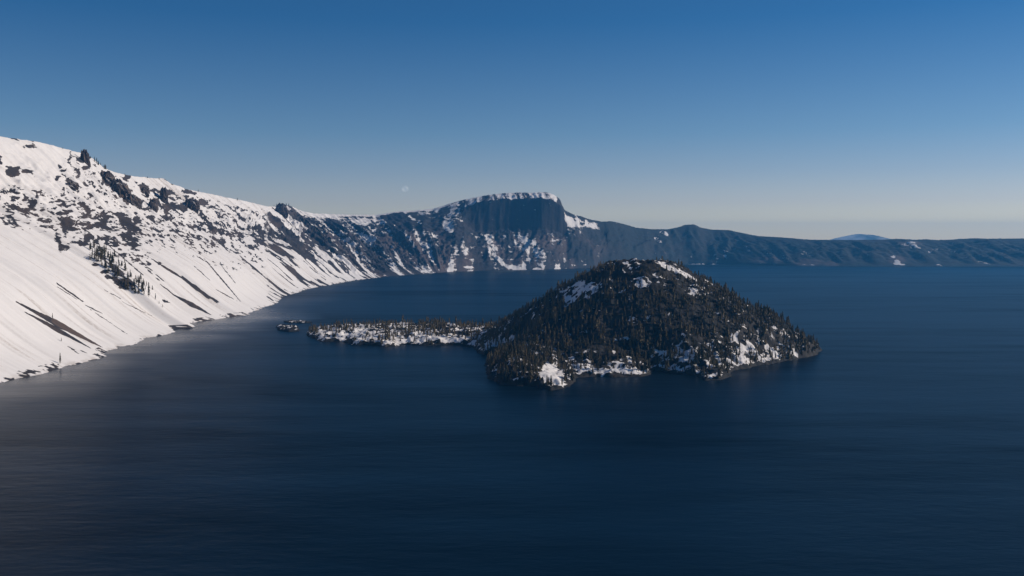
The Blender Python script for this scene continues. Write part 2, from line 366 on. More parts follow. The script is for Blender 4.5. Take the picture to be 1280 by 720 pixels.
# ---- style of the near, left wall
def st_left(U, T, tc, L, big, gul, fine, crag):
    base = tc * 0.93 + 0.07 * sstep(0.55, 1, tc) + 0.025 * np.sin(tc * math.pi * 2.0)
    base = np.where(tc < 0.12, tc * 0.80, base - 0.0)
    base = np.where(tc < 0.25, tc * (0.72 + 0.21 * sstep(0, 0.25, tc)) + 0.025 * np.sin(tc * math.pi * 2) * sstep(0, 0.25, tc), base)
    up = sstep(0.42, 0.75, tc)
    edge = np.sin(np.clip(tc, 0, 1) * math.pi) ** 0.7
    env = big * 70 * edge + gul * (8 + 42 * up) * edge + fine * (5 + 16 * up) * (edge + 0.15 * up) + crag * 34 * up * (edge * 0.8 + 0.12)
    farther = sstep(5200, 6800, U)
    env = env + (ridged(U / 26.0 + big * 4, tc * 1.6, 3, 61) - 0.4) * 5.0 * edge + (fbm(U / 9.0, tc * 9, 3, 63) - 0.5) * 2.2 * edge
    env = env + farther * (gul * 60 * edge + crag * 30 * edge)
    env = env * sstep(0.0, 0.1, tc)
    def sn(U, T, tc, nz, px, py, X, Y, Z, big, gul, fine, crag):
        nx = fbm(px / 6.0, py / 5.0, 4, 91) - 0.5
        qa = px * 0.85 + py * 0.53; qb = -px * 0.53 + py * 0.85
        n2 = fbm(qa / 9.0, qb / 3.6, 5, 95, gain=0.62)
        vis = (px < 345) & (px > 30)
        patches = pmask(px, py, nx) * (0.62 + 0.8 * fbm(qa / 3.4, qb / 1.7, 4, 97))
        str_ = np.zeros_like(px)
        for s in STREAK: str_ = np.maximum(str_, seg(px + nx * 1.5, py + nx * 2, *s))
        # broken rock bands in the upper part of the wall
        sky = np.interp(px, [0, 71, 108, 165, 213, 250, 300, 340, 400], [171, 183, 194, 220, 229, 240, 250, 258, 267])
        dep = py - sky
        band = sstep(4, 14, dep) * (1 - sstep(58, 76, dep)) * sstep(150, 215, px) + 0.0
        rb = sstep(0.50, 0.62, n2) * band
        rb = np.maximum(rb, sstep(0.60, 0.68, fbm(qa / 5.0, qb / 2.4, 4, 99, gain=0.6)) * sstep(2, 8, dep) * (1 - sstep(70, 110, dep)) * sstep(60, 90, px) * 0.9)
        b2 = sstep(50, 64, dep) * (1 - sstep(100, 122, dep)) * (1 - sstep(168, 205, px))
        rb = np.maximum(rb, sstep(0.535, 0.60, fbm(px / 7.0 + py / 16.0, py / 3.2 - px / 16.0, 5, 103, gain=0.62)) * b2)
        lines = sstep(0.70, 0.80, fbm(U / 16.0, tc * 5.0, 4, 101)) * sstep(0.08, 0.2, tc) * (1 - sstep(0.55, 0.8, tc)) * 0.32
        gen = sstep(0.55, 0.64, fbm(X / 60 + Y / 90, Z / 38, 5, 105)) * sstep(0.5, 0.7, tc)
        outside = 1 - sstep(30, 60, px)
        far = sstep(318, 352, px + nx * 12)
        farrock = sstep(0.40, 0.54, fbm(U / 60.0, tc * 6, 5, 109) + 0.10 * (0.7 - nz) + 0.14 * (1 - abs(2 * tc - 1)) - 0.12 * (tc < 0.3))
        rock = np.maximum.reduce([patches * (1 - far), str_ * (1 - far), rb * (1 - far), lines, gen * outside, farrock * far])
        s = 1.0 - rock
        # a dark line of bare shore just above the water
        shore_rock = sstep(0.5, 0.56, fbm(U / 14.0, Z / 6.0, 4, 113)) * (Z < 1.5 + 9 * sstep(0.5, 0.7, fbm(U / 70.0, U * 0, 4, 115)))
        s = np.where(shore_rock > 0.5, np.minimum(s, 0.25), s)
        return s
    def tone(U, T, tc, nz, px, py, X, Y, Z):
        brown = np.maximum.reduce([seg(px, py, 68, 401, 127, 434, 4, 5), 0.75 * ell(px, py, 152, 245, 24, 10, 45), 0.5 * sstep(0.5, 0.7, fbm(px / 14, py / 14, 3, 117))])
        return brown * 0.9
    return base, env, None, sn, tone

# ---- style of the wall under the flat-topped cliff
def st_far(U, T, tc, L, big, gul, fine, crag):
    xx = U - 9300
    cl = sstep(-560, -330, xx) * (1 - sstep(505, 600, xx))          # where the sheer cliff stands
    talus = 0.50
    pc = np.where(tc < 0.70, tc / 0.70 * talus, np.where(tc < 0.80, talus + (tc - 0.70) / 0.10 * (0.905 - talus), 0.905 + (tc - 0.80) / 0.20 * 0.095))
    pl = tc ** 1.08
    base = pl + (pc - pl) * cl
    edge = np.sin(np.clip(tc, 0, 1) * math.pi) ** 0.7
    low = 1 - sstep(0.62, 0.72, tc) * cl
    env = (big * 90 * edge + gul * 85 * edge + fine * 22 * edge + crag * 40 * edge) * low + cl * (1 - low) * (crag * 34 + fine * 20 + (ridged(U / 30.0, tc * 3, 3, 67) - .4) * 26) * edge
    env = env + (fine * 12) * sstep(0.85, 1, tc)
    env = env * sstep(0.0, 0.1, tc)
    def sn(U, T, tc, nz, px, py, X, Y, Z, big, gul, fine, crag):
        xx = U - 9300
        cl = sstep(-560, -330, xx) * (1 - sstep(505, 600, xx))
        n = fbm(U / 130.0, tc * 4, 5, 121)
        n2 = fbm(U / 34.0 + tc * 3, tc * 3.2, 4, 125)
        n3 = fbm(X / 38.0, Z / 16.0, 4, 127)
        s = 0.24 + (n - 0.5) * 0.9 + (n2 - 0.5) * 0.9 + (n3 - 0.5) * 0.8
        s = s + 0.13 * (px < 470) - 0.10 * sstep(640, 760, px) + 0.10 * sstep(0.45, 0.0, tc) * sstep(0.5, 0.6, n2)
        s = np.where((cl > 0.5) & (tc > 0.66) & (tc < 0.805), 0.04 + (n3 - 0.5) * 1.15, s)
        s = np.where((cl > 0.3) & (tc >= 0.80), 0.50 + (n2 - 0.5) * 1.5 + 0.25 * (tc - 0.85) - 0.6 * sstep(694, 699, px), s)
        # snow fan at the water under the cliff, bright field right of the cliff, snowy rim top
        for e in [(642, 334.5, 9, 2.0, 12), (672, 336, 7, 1.0, 0), (626, 326, 12, 2.2, 45), (585, 334, 8, 1.2, 10), (424, 330, 16, 3, 62), (445, 322, 12, 2, 65), (412, 337, 18, 4, 35), (452, 345, 9, 1.6, 40), (490, 330, 14, 3, 55), (497, 322, 12, 2, 60), (470, 345, 8, 1.2, 55),
                  (455, 277, 12, 4, 0), (462, 298, 9, 5, 0), (395, 268, 26, 4, 5), (728, 279, 18, 6, 15), (744, 284, 12, 5, 30), (560, 284, 10, 5, 30), (520, 275, 8, 3, 30), (712, 276, 8, 4, 50)]:
            s = s + ell(px + (n2 - 0.5) * 8, py + (n2 - .5) * 5, *e, 0.6) * 0.55
        s = np.maximum(s, 0.75 * (T > 0.97) * (px < 560))
        s = np.where(T > 1.0, 0.7, s)
        return s
    def tone(U, T, tc, nz, px, py, X, Y, Z):
        return sstep(0.48, 0.66, fbm(U / 90.0, tc * 2, 4, 131)) * (tc < 0.62) * 0.85
    return base, env, None, sn, tone

# ---- style of the low wooded rim beyond the lake
def st_rim(U, T, tc, L, big, gul, fine, crag):
    base = tc ** 0.85
    edge = np.sin(np.clip(tc, 0, 1) * math.pi) ** 0.7
    env = (big * 80 + gul * 95 + fine * 26 + crag * 22) * edge + fine * 7 * sstep(.9, 1, tc)
    env = env * sstep(0.0, 0.1, tc)
    def sn(U, T, tc, nz, px, py, X, Y, Z, big, gul, fine, crag):
        n = fbm(U / 260.0, tc * 3, 5, 141); n2 = fbm(U / 50.0, tc * 5, 4, 143)
        s = 0.06 + (n2 - 0.5) * 1.0 + (n - 0.5) * 0.7
        for e in [(1121, 328, 5, 3.5, 0), (1128, 330.5, 6, 1.2, 0), (1117, 321, 3, 2, 0), (1137, 303, 9, 1.2, 0), (1172, 331, 3, 0.7, 0), (1010, 331, 10, 1, 0), (880, 330.3, 24, 0.8, 0), (830, 291, 7, 3, 30), (822, 300, 6, 3, 30)]:
            s = np.maximum(s, ell(px, py, *e) * (0.42 + 0.3 * (n2 > 0.5)))
        return s
    def tone(U, T, tc, nz, px, py, X, Y, Z):
        t = np.zeros_like(px)
        for e in [(1121, 325, 12, 6, 0), (1010, 328, 20, 5, 0), (1040, 330, 10, 4, 0), (1137, 304, 16, 3, 0), (960, 325, 20, 5, 0)]:
            t = np.maximum(t, ell(px, py, *e))
        return np.maximum(t * 0.9, 0.25 * sstep(0.55, 0.7, fbm(U / 200, tc * 3, 4, 147)))
    return base, env, None, sn, tone

def st_mix(U, T, tc, L, big, gul, fine, crag):
    k = sstep(9750, 10600, U)
    A = st_far(U, T, tc, L, big, gul, fine, crag); B = st_rim(U, T, tc, L, big, gul, fine, crag)
    return (A[0] + (B[0] - A[0]) * k, A[1] + (B[1] - A[1]) * k, None,
            lambda *a: A[3](*a) * (1 - k) + B[3](*a) * k, lambda *a: A[4](*a) * (1 - k) + B[4](*a) * k)

WL = wall('mountain_slope', -700, 7000, 300, M_slope, 'steep snow covered slope rising from the lake to a craggy ridge at the left', 1.5, st_left)
WF = wall('cliff_mountain', 7000, 10300, 230, M_far, 'dark far mountain with a flat topped cliff and snow streaked lower slopes behind the island', 1.1, st_mix)
WR = wall('far_hills', 10300, 27500, 110, M_far, 'low blue wooded hills along the far shore at the right', 1.8, st_mix)

# ------------------------------------------------------------------ ground, lake, distant mountain
a = np.linspace(0, 2 * math.pi, 97)[:-1]
def disc(name, rad, z, mat, cx=0, cy=0):
    rr = np.array(rad)
    V = [(cx, cy, z)]
    for r in rr: V += [(cx + r * math.cos(t), cy + r * math.sin(t), z) for t in a]
    V = np.array(V); n = len(a); fs = []
    for k in range(len(rr) - 1):
        for i in range(n):
            fs.append((1 + k * n + i, 1 + (k + 1) * n + i, 1 + (k + 1) * n + (i + 1) % n, 1 + k * n + (i + 1) % n))
    for i in range(0, n, 2): fs.append((0, 1 + i, 1 + (i + 1) % n, 1 + (i + 2) % n))
    return mesh_np(name, V, np.array(fs), mat)
m, nt, b, out = newmat('forest_plain'); b.inputs['Roughness'].default_value = 1
nt.links.new(mixc(nt, ramp(nt, noise_tex(nt, 0.002, 6), [(0.45, 0.0), (0.6, 1.0)]), (0.03, 0.045, 0.03), (0.5, 0.5, 0.5)), b.inputs['Base Color'])
tag(disc('ground', [3000, 12000, 30000], -420, m), 'wooded plain with old snow beyond the lake rim', kind='structure')

# distant mountain
gx = np.linspace(-1, 1, 120); gy = np.linspace(-1, 1, 40)
GX, GY = np.meshgrid(gx, gy, indexing='ij')
bx, bz = height_at(1072, 292, 27000)
hh = np.interp(GX, [-1, -0.45, -0.2, 0, 0.12, 0.3, 0.6, 1], [0.0, .55, .84, 1.0, .97, .82, .62, 0.3]) * (1 - GY ** 2) + (fbm(GX * 8, GY * 4, 4, 7) - .5) * 0.05
Vm = np.stack([bx + GX * 3200, 27000 + GY * 2000, -425 + (bz + 425) * np.clip(hh, 0, 2)], -1)
mm, nt, b, out = newmat('distant_mountain'); b.inputs['Roughness'].default_value = 1
nt.links.new(mixc(nt, ramp(nt, noise_tex(nt, 0.0012, 6), [(0.42, 0.0), (0.6, 1.0)]), (0.06, 0.07, 0.07), (0.55, 0.55, 0.55)), b.inputs['Base Color'])
tag(mesh_np('distant_mountain', Vm.reshape(-1, 3), grid_faces(120, 40), mm), 'pale blue mountain far beyond the right hand rim', kind='structure')

# lake
def water_mat():
    m, nt, b, out = newmat('lake_water')
    co_ = N(nt, 'ShaderNodeTexCoord').outputs['Object']
    sw = noise_tex(nt, 0.0011, 5, 0.55, stretch=(0.5, 1.6, 1))           # wind lanes
    sw2 = noise_tex(nt, 0.006, 4, 0.6, stretch=(0.35, 1.5, 1))
    lanes = math_n(nt, 'ADD', math_n(nt, 'MULTIPLY', sw, 0.65), math_n(nt, 'MULTIPLY', sw2, 0.35))
    # sheltered water beneath the left wall lies calmer
    sep = N(nt, 'ShaderNodeSeparateXYZ'); nt.links.new(co_, sep.inputs[0])
    calm = N(nt, 'ShaderNodeMapRange'); calm.inputs[1].default_value = -960; calm.inputs[2].default_value = -720
    calm.inputs[3].default_value = 1; calm.inputs[4].default_value = 0
    nt.links.new(math_n(nt, 'ADD', sep.outputs[0], math_n(nt, 'MULTIPLY', math_n(nt, 'SUBTRACT', lanes, 0.5), 900)), calm.inputs[0])
    far = N(nt, 'ShaderNodeMapRange'); far.inputs[1].default_value = 3600; far.inputs[2].default_value = 4600; far.inputs[3].default_value = 1; far.inputs[4].default_value = 0
    nt.links.new(sep.outputs[1], far.inputs[0])
    near = N(nt, 'ShaderNodeMapRange'); near.inputs[1].default_value = 1150; near.inputs[2].default_value = 1900
    nt.links.new(sep.outputs[1], near.inputs[0])
    c = math_n(nt, 'MULTIPLY', math_n(nt, 'MULTIPLY', calm.outputs[0], near.outputs[0]), far.outputs[0], clamp=True)
    base = mixc(nt, ramp(nt, lanes, [(0.38, 0.0), (0.62, 1.0)]), (0.0005, 0.0028, 0.0065), (0.0012, 0.010, 0.022))
    nt.links.new(base, b.inputs['Base Color'])
    r = math_n(nt, 'SUBTRACT', math_n(nt, 'ADD', 0.30, math_n(nt, 'MULTIPLY', lanes, 0.12)), math_n(nt, 'MULTIPLY', c, 0.12))
    nt.links.new(r, b.inputs['Roughness'])
    b.inputs['IOR'].default_value = 1.33
    b.inputs['Specular IOR Level'].default_value = 0.22
    nt.links.new(math_n(nt, 'ADD', 0.03, math_n(nt, 'ADD', math_n(nt, 'MULTIPLY', c, 0.42), math_n(nt, 'MULTIPLY', ramp(nt, lanes, [(0.40, 0.0), (0.60, 1.0)]), 0.16))), b.inputs['Specular IOR Level'])
    wv = math_n(nt, 'ADD', noise_tex(nt, 0.05, 4, 0.6, stretch=(0.6, 1.4, 1)), math_n(nt, 'MULTIPLY', noise_tex(nt, 0.012, 3, 0.6, stretch=(0.6, 1.6, 1)), 1.3))
    bp = N(nt, 'ShaderNodeBump'); bp.inputs['Strength'].default_value = 0.35; bp.inputs['Distance'].default_value = 1.6
    nt.links.new(wv, bp.inputs['Height']); nt.links.new(bp.outputs[0], b.inputs['Normal'])
    return m
M_water = water_mat()
shp = shore[:, 1:3]
pts = [(-1150, -4000)]
lake_v = []
# the sheet reaches a little way under every bank
cx0, cy0 = 3500.0, 4000.0
nn = 240; us = np.linspace(shore[0, 0], shore[-1, 0], nn)
lx = np.interp(us, shore[:, 0], shore[:, 1]); ly = np.interp(us, shore[:, 0], shore[:, 2])
kx = np.interp(us, crest[:, 0], crest[:, 1]); ky = np.interp(us, crest[:, 0], crest[:, 2])
dl = np.hypot(kx - lx, ky - ly); lx = lx + (kx - lx) / dl * 60; ly = ly + (ky - ly) / dl * 60
ring = [(x, y) for x, y in zip(lx, ly)] + [(6500, -5200), (2500, -6000), (-600, -4500)]
import bmesh
bm = bmesh.new()
vs = [bm.verts.new((x, y, 0)) for x, y in ring]
bm.faces.new(vs)
bmesh.ops.triangulate(bm, faces=bm.faces[:])
for f in bm.faces:
    if f.normal.z < 0: f.normal_flip()
me = bpy.data.meshes.new('lake_water'); bm.to_mesh(me); bm.free(); me.materials.append(M_water)
lo = bpy.data.objects.new('lake_water', me); C.objects.link(lo)
tag(lo, 'deep blue lake filling the crater below the snowy walls', kind='structure')

# ------------------------------------------------------------------ island
front = [(383, 419), (392, 424), (402, 427), (425, 427), (440, 431), (470, 431.5), (480, 434), (505, 431), (530, 432), (560, 431), (580, 432), (590, 434), (597, 440), (606, 444), (620, 443), (632, 444),
         (612, 448), (607, 455), (608, 466), (611, 474), (625, 480), (645, 483), (670, 483), (688, 489), (702, 486), (714, 482), (722, 472), (745, 471), (770, 472), (800, 471), (812, 468), (818, 463), (832, 466), (850, 468),
         (868, 470), (880, 476), (900, 475), (911, 472), (914, 464), (925, 462), (938, 460), (945, 457), (960, 456), (975, 453), (990, 450), (1005, 447), (1018, 445), (1028, 439)]
isl = [on_lake(*p) for p in front]
isl += [(765, 2390), (740, 2470), (650, 2620), (480, 2740), (280, 2780), (90, 2750), (-30, 2760), (-120, 2880), (-260, 2890), (-430, 2860), (-560, 2830), (-590, 2760)]
isl = np.array(isl)
def sdf(P, X, Y):
    d = np.full(X.shape, 1e9); inside = np.zeros(X.shape, bool)
    n = len(P)
    for i in range(n):
        ax, ay = P[i]; bx_, by_ = P[(i + 1) % n]
        vx, vy = bx_ - ax, by_ - ay
        t = np.clip(((X - ax) * vx + (Y - ay) * vy) / (vx * vx + vy * vy + 1e-9), 0, 1)
        d = np.minimum(d, np.hypot(X - ax - t * vx, Y - ay - t * vy))
        cond = ((ay > Y) != (by_ > Y)) & (X < (bx_ - ax) * (Y - ay) / (by_ - ay + 1e-12) + ax)
        inside ^= cond
    return np.where(inside, d, -d)

SX, SY = 307.0, 2300.0
def isl_height(X, Y, with_snow=False):
    wx = (fbm(X / 22, Y / 22, 4, 201) - 0.5) * 26; wy = (fbm(X / 22, Y / 22, 4, 205) - 0.5) * 26
    s = sdf(isl, X + wx * 0.6, Y + wy * 0.6)
    th = np.arctan2(Y - SY, X - SX)
    r = np.hypot(X - SX, Y - SY)
    rr = r * (1 + 0.10 * (fbm(np.cos(th) * 2 + 5, np.sin(th) * 2 + 5, 3, 209) - 0.5))
    cone = np.interp(rr, [0, 26, 44, 78, 134, 190, 249, 300, 354, 420, 520], [182, 186, 195, 189, 157, 124, 84, 54, 28, 12, 2])
    cone = cone + (fbm(X / 45, Y / 45, 5, 213) - 0.5) * 16 * sstep(0, 60, cone)
    bench = (1.0 + 7 * fbm(X / 24, Y / 24, 4, 235)) * sstep(0, 9, s) + 5 * sstep(4, 30, s) + 9 * sstep(20, 130, s)
    bench = bench + 14 * sstep(0.35, 0.7, fbm(X / 50, Y / 50, 4, 231)) * sstep(1, 14, s) * sstep(430, 620, X) + 10 * fbm(X / 30, Y / 30, 3, 233) * sstep(1, 10, s) * sstep(90, 20, X) * (Y < 2000)
    lava = ridged(X / 34, Y / 34, 4, 217)
    bench = bench + (lava - 0.35) * 12 * sstep(0, 9, s) + (ridged(X / 9, Y / 9, 3, 237) - 0.4) * 4 * sstep(0, 4, s)
    lobe = np.exp(-(((X + 5) / 75) ** 2 + ((Y - 1860) / 70) ** 2)) * 14
    z = np.maximum(bench + lobe * sstep(0, 40, s), 0) + cone * sstep(0, 90, s)
    z = np.where(s > 0, np.maximum(z, 0.8), np.maximum(s * 0.8, -12))
    return z, s, r, th
dxg = 2.6
gx = np.arange(-660, 860, dxg); gy = np.arange(1600, 2960, dxg * 1.15)
GX, GY = np.meshgrid(gx, gy, indexing='ij')
GZ, GS, GR, GT = isl_height(GX, GY)
def island_snow(X, Y, Z, s, r, px, py, nz, sunf):
    n1 = fbm(X / 17, Y / 17, 5, 221); n2 = fbm(X / 60, Y / 60, 3, 225)
    tail = sstep(20, -40, X) * sstep(2180, 2240, Y)
    v = 0.16 + (n1 - 0.5) * 1.7 + (fbm(X / 7, Y / 7, 3, 223) - 0.5) * 0.7
    v = v + (0.34 + (n2 - 0.5) * 1.1) * tail + 0.22 * (1 - sstep(40, 110, s)) * sstep(2, 8, s)
    v = v + 0.6 * ell(px + (n1 - .5) * 8, py + (n1 - .5) * 5, 690, 468, 15, 11, 35) + 0.55 * ell(px, py, 706, 483, 10, 3.5, 30) * (s > 0)
    v = v + 0.36 * ell(px, py, 775, 465, 40, 7, 0, 0.6) + 0.6 * ell(px, py, 924, 452, 14, 6, 10) + 0.45 * ell(px, py, 900, 473, 16, 3, 0) + 0.27 * ell(px, py, 880, 440, 70, 16, -5) + 0.20 * ell(px, py, 950, 428, 50, 18, 10) + 0.12 * ell(px, py, 840, 410, 130, 22, 0)
    v = v + 0.5 * ell(px, py, 985, 442, 22, 5, 15) + 0.3 * ell(px, py, 960, 446, 20, 5, 0)
    v = v + 0.6 * ell(px + (n1 - .5) * 14, py + (n1 - .5) * 8, 722, 366, 28, 11, -20) + 0.5 * ell(px + (n1 - .5) * 12, py, 802, 352, 12, 8, 10)
    v = v + 0.7 * ell(px + (n1 - .5) * 5, py, 845, 338, 27, 3.6, 24) + 0.4 * ell(px, py, 872, 362, 14, 8, 40) + 0.7 * ell(px, py, 781, 328.5, 5, 1.6, 0)
    v = v - 0.18 * ell(px, py, 790, 410, 110, 34, 0)
    v = np.where(r < 40, 0.8, v)                    # snow lying in the crater bowl
    v = v - 0.5 * (1 - sstep(0, 4, Z - (-5.5 + 18 * fbm(X / 26, Y / 26, 4, 227)))) * (s < 22)   # bare wave-washed rock
    v = v - 0.35 * (nz < 0.72)
    return v
V = np.stack([GX, GY, GZ], -1)
du = np.gradient(V, axis=0); dv = np.gradient(V, axis=1); nr = np.cross(du, dv); nr /= np.linalg.norm(nr, axis=-1, keepdims=True)
PXI, PYI = project(GX, GY, GZ)
snI = island_snow(GX, GY, GZ, GS, GR, PXI, PYI, nr[..., 2], None)
keep = (GS > -14)
fc = grid_faces(*GX.shape); kf = keep.ravel()[fc].all(1); fc = fc[kf]
used = np.unique(fc); remap = np.full(GX.size, -1); remap[used] = np.arange(len(used))
tone = sstep(0.5, 0.7, fbm(GX / 50, GY / 50, 3, 229))
io = mesh_np('island', V.reshape(-1, 3)[used], remap[fc], M_island, {'snow': snI.ravel()[used], 'tone': tone.ravel()[used]})
tag(io, 'cone shaped wooded island with snowy low shores standing in the lake', 'island', kind='structure')

# ------------------------------------------------------------------ islet off the tail of the island
def islet(name, pxs, label, hmax, seed):
    P = np.array([on_lake(*p) for p in pxs])
    x0, y0 = P.min(0) - 15; x1, y1 = P.max(0) + 15
    X, Y = np.meshgrid(np.arange(x0, x1, 1.8), np.arange(y0, y1, 2.2), indexing='ij')
    s = sdf(P, X + (fbm(X / 12, Y / 12, 3, seed) - .5) * 12, Y + (fbm(X / 12, Y / 12, 3, seed + 5) - .5) * 12)
    Z = np.where(s > 0, np.minimum(s * 0.9, hmax) * (0.35 + ridged(X / 16, Y / 16, 4, seed)), np.maximum(s, -6))
    n = fbm(X / 9, Y / 9, 4, seed + 9)
    sn = np.where(Z > 2.0, 0.25 + (n - .5) * 1.8, 0)
    o = mesh_np(name, np.stack([X, Y, Z], -1).reshape(-1, 3), grid_faces(*X.shape), M_island, {'snow': sn, 'tone': n * 0.5})
    return tag(o, label, kind='structure')
islet('islet', [(345, 409), (347, 413), (360, 415), (374, 414), (374, 410), (362, 408.5), (352, 407.5)], 'small dark rocky islet between the snow slope and the tip of the island', 8, 301)
islet('rock_spit', [(354, 402.5), (362, 404), (376, 404), (392, 403.5), (376, 401.5), (362, 401)], 'thin snowy rock spit lying behind the small islet', 4, 331)

# ------------------------------------------------------------------ conifers
def crown_mesh(seed, tiers, sides, hgt=1.0, rad=0.17, start=0.10):
    """unit-height crown: ragged drooping tiers of branch fans"""
    r = random.Random(seed)
    V, Fc = [], []
    lean = (r.uniform(-.02, .02), r.uniform(-.02, .02))
    for k in range(tiers):
        f = k / tiers
        z0 = start + (1 - start) * f ** 0.92
        z1 = min(1.0, z0 + (1 - start) / tiers * r.uniform(1.35, 1.9))
        R = rad * (1 - f) ** 0.8 * r.uniform(0.75, 1.15) + 0.012
        ph = r.uniform(0, 6.28)
        ap = len(V); V.append((lean[0] * z1, lean[1] * z1, z1))
        ring = []
        for i in range(sides * 2):
            t = ph + math.pi * i / sides
            q = R * (r.uniform(0.8, 1.25) if i % 2 == 0 else r.uniform(0.35, 0.6))
            zz = z0 - (0.02 if i % 2 == 0 else -0.02) + r.uniform(-.012, .012)
            ring.append(len(V)); V.append((q * math.cos(t) + lean[0] * zz, q * math.sin(t) + lean[1] * zz, zz))
        for i in range(len(ring)):
            Fc.append((ap, ring[i], ring[(i + 1) % len(ring)]))
    return np.array(V), np.array(Fc)

def trunk_mesh():
    V, Fc = [], []
    for z, r in ((-0.08, 0.02), (0.3, 0.015), (0.8, 0.006)):
        for i in range(6): V.append((r * math.cos(i * math.pi / 3), r * math.sin(i * math.pi / 3), z))
    for k in range(2):
        for i in range(6): Fc.append((k * 6 + i, k * 6 + (i + 1) % 6, k * 6 + 6 + (i + 1) % 6, k * 6 + 6 + i))
    return np.array(V), np.array(Fc)

# one prototype of each shape, parts kept as mesh data
protos = []
tv, tf = trunk_mesh()
def make_conifer(seed, tiers, rad, start):
    root = bpy.data.objects.new('conifer_tree', None); C.objects.link(root)
    mesh_np('trunk', tv, tf, M_bark, parent=root)
    cv, cf = crown_mesh(seed, tiers, 6, rad=rad, start=start)
    mesh_np('crown', cv, cf, M_needles, smooth=False, parent=root)
    return root
shapes = [(1, 9, 0.15, 0.10), (2, 10, 0.12, 0.16), (3, 8, 0.18, 0.08), (4, 11, 0.10, 0.20), (5, 7, 0.15, 0.25), (6, 9, 0.20, 0.06)]
protos = [make_conifer(*s) for s in shapes]
proto_used = [False] * len(protos)
NTREE = 0
def place_tree(x, y, z, h, label, group, wide=1.0, k=None):
    global NTREE
    k = rng.integers(len(protos)) if k is None else k
    p = protos[k]
    if not proto_used[k]:
        root = p; proto_used[k] = True
    else:
        root = p.copy(); C.objects.link(root)
        for ch in list(p.children):
            c = ch.copy(); C.objects.link(c); c.parent = root
    root.location = (x, y, z); root.scale = (h * wide, h * wide, h)
    root.rotation_euler = (0, 0, rng.uniform(0, 6.28))
    tag(root, label, 'tree', group)
    NTREE += 1
    return root

# --- forest cover probabilities over the island
def grid_sample(A, x, y):
    i = np.clip(((x - gx[0]) / dxg).astype(int), 0, A.shape[0] - 1); j = np.clip(((y - gy[0]) / (dxg * 1.15)).astype(int), 0, A.shape[1] - 1)
    return A[i, j]
cand = []
M = 52000
cxs = rng.uniform(gx[0], gx[-1], M); cys = rng.uniform(gy[0], gy[-1], M)
cz = grid_sample(GZ, cxs, cys); cs = grid_sample(GS, cxs, cys); cr = np.hypot(cxs - SX, cys - SY); csn = grid_sample(snI, cxs, cys)
cn = fbm(cxs / 55, cys / 55, 4, 401)
px_, py_ = project(cxs, cys, cz)
dens = 0.42 + (cn - 0.5) * 1.3
dens = dens + 0.28 * (cr < 380) * (cr > 90)
dens = dens - 0.12 * (csn > 0.5) - 0.75 * (cr < 62)
dens = dens - 0.9 * ell(px_, py_, 692, 470, 14, 11, 35) - 0.8 * ell(px_, py_, 848, 339, 24, 4.5, 24) - 0.6 * ell(px_, py_, 924, 455, 13, 6, 10) - 0.75 * ell(px_, py_, 724, 366, 22, 9, -20) - 0.4 * ell(px_, py_, 801, 352, 11, 7, 0)
dens = dens + (0.06 + 0.9 * (fbm(cxs / 90, cys / 60, 3, 403) - 0.5)) * ((cxs < -20) & (cys > 2200)) + 0.16 * (cs < 120) * (cys < 2350) - 0.35 * ell(px_, py_, 900, 474, 16, 3, 0)
dens = dens + 0.5 * ell(px_, py_, 640, 462, 36, 20, 10) + 0.35 * ell(px_, py_, 1005, 430, 20, 12, 20)
dens = dens - 0.2 * (cys > 2480)
ok = (cs > 3.5) & (cz > 1.5) & (rng.uniform(0, 1, M) < dens * 0.62)
idx = np.nonzero(ok)[0]
# thin by a hash grid so trunks keep apart
taken = set(); sel = []
for i in idx:
    key = (int(cxs[i] / 5.5), int(cys[i] / 5.5))
    if key in taken: continue
    taken.add(key); sel.append(i)
sel = np.array(sel)
th_ = rng.uniform(7, 20, len(sel)) * np.where(rng.uniform(0, 1, len(sel)) < 0.18, 1.35, 1.0) * (1 - 0.25 * (cr[sel] < 200) - 0.25 * (cr[sel] < 90)) * np.where(cn[sel] > 0.5, 1.12, 0.92)
th_ = th_ * np.where((cxs[sel] < -60) & (cys[sel] > 2200), 0.9, 1.0)
appar = th_ / cys[sel]
nearshore = appar + (cys[sel] < 1985) * 0.004
order = np.argsort(-nearshore)
lead, rest = order[:172], order[172:]
GA = 'conifers near the front shore of the island'
for q in lead:
    i = sel[q]
    x, y = cxs[i], cys[i]
    lobe = x < 110
    if lobe: lab, g = 'dark conifer on the low rounded point at the near left end of the island', 'conifers on the near point of the island'
    elif px_[i] < 845: lab, g = 'dark conifer behind the snowy middle stretch of the front shore of the island', 'conifers along the middle of the front shore of the island'
    else: lab, g = 'dark conifer among snow patches on the right part of the front shore of the island', 'conifers along the right part of the front shore of the island'
    place_tree(x, y, cz[i] - 0.3, th_[q] * rng.uniform(1.0, 1.3), lab, g, wide=rng.uniform(0.95, 1.45))

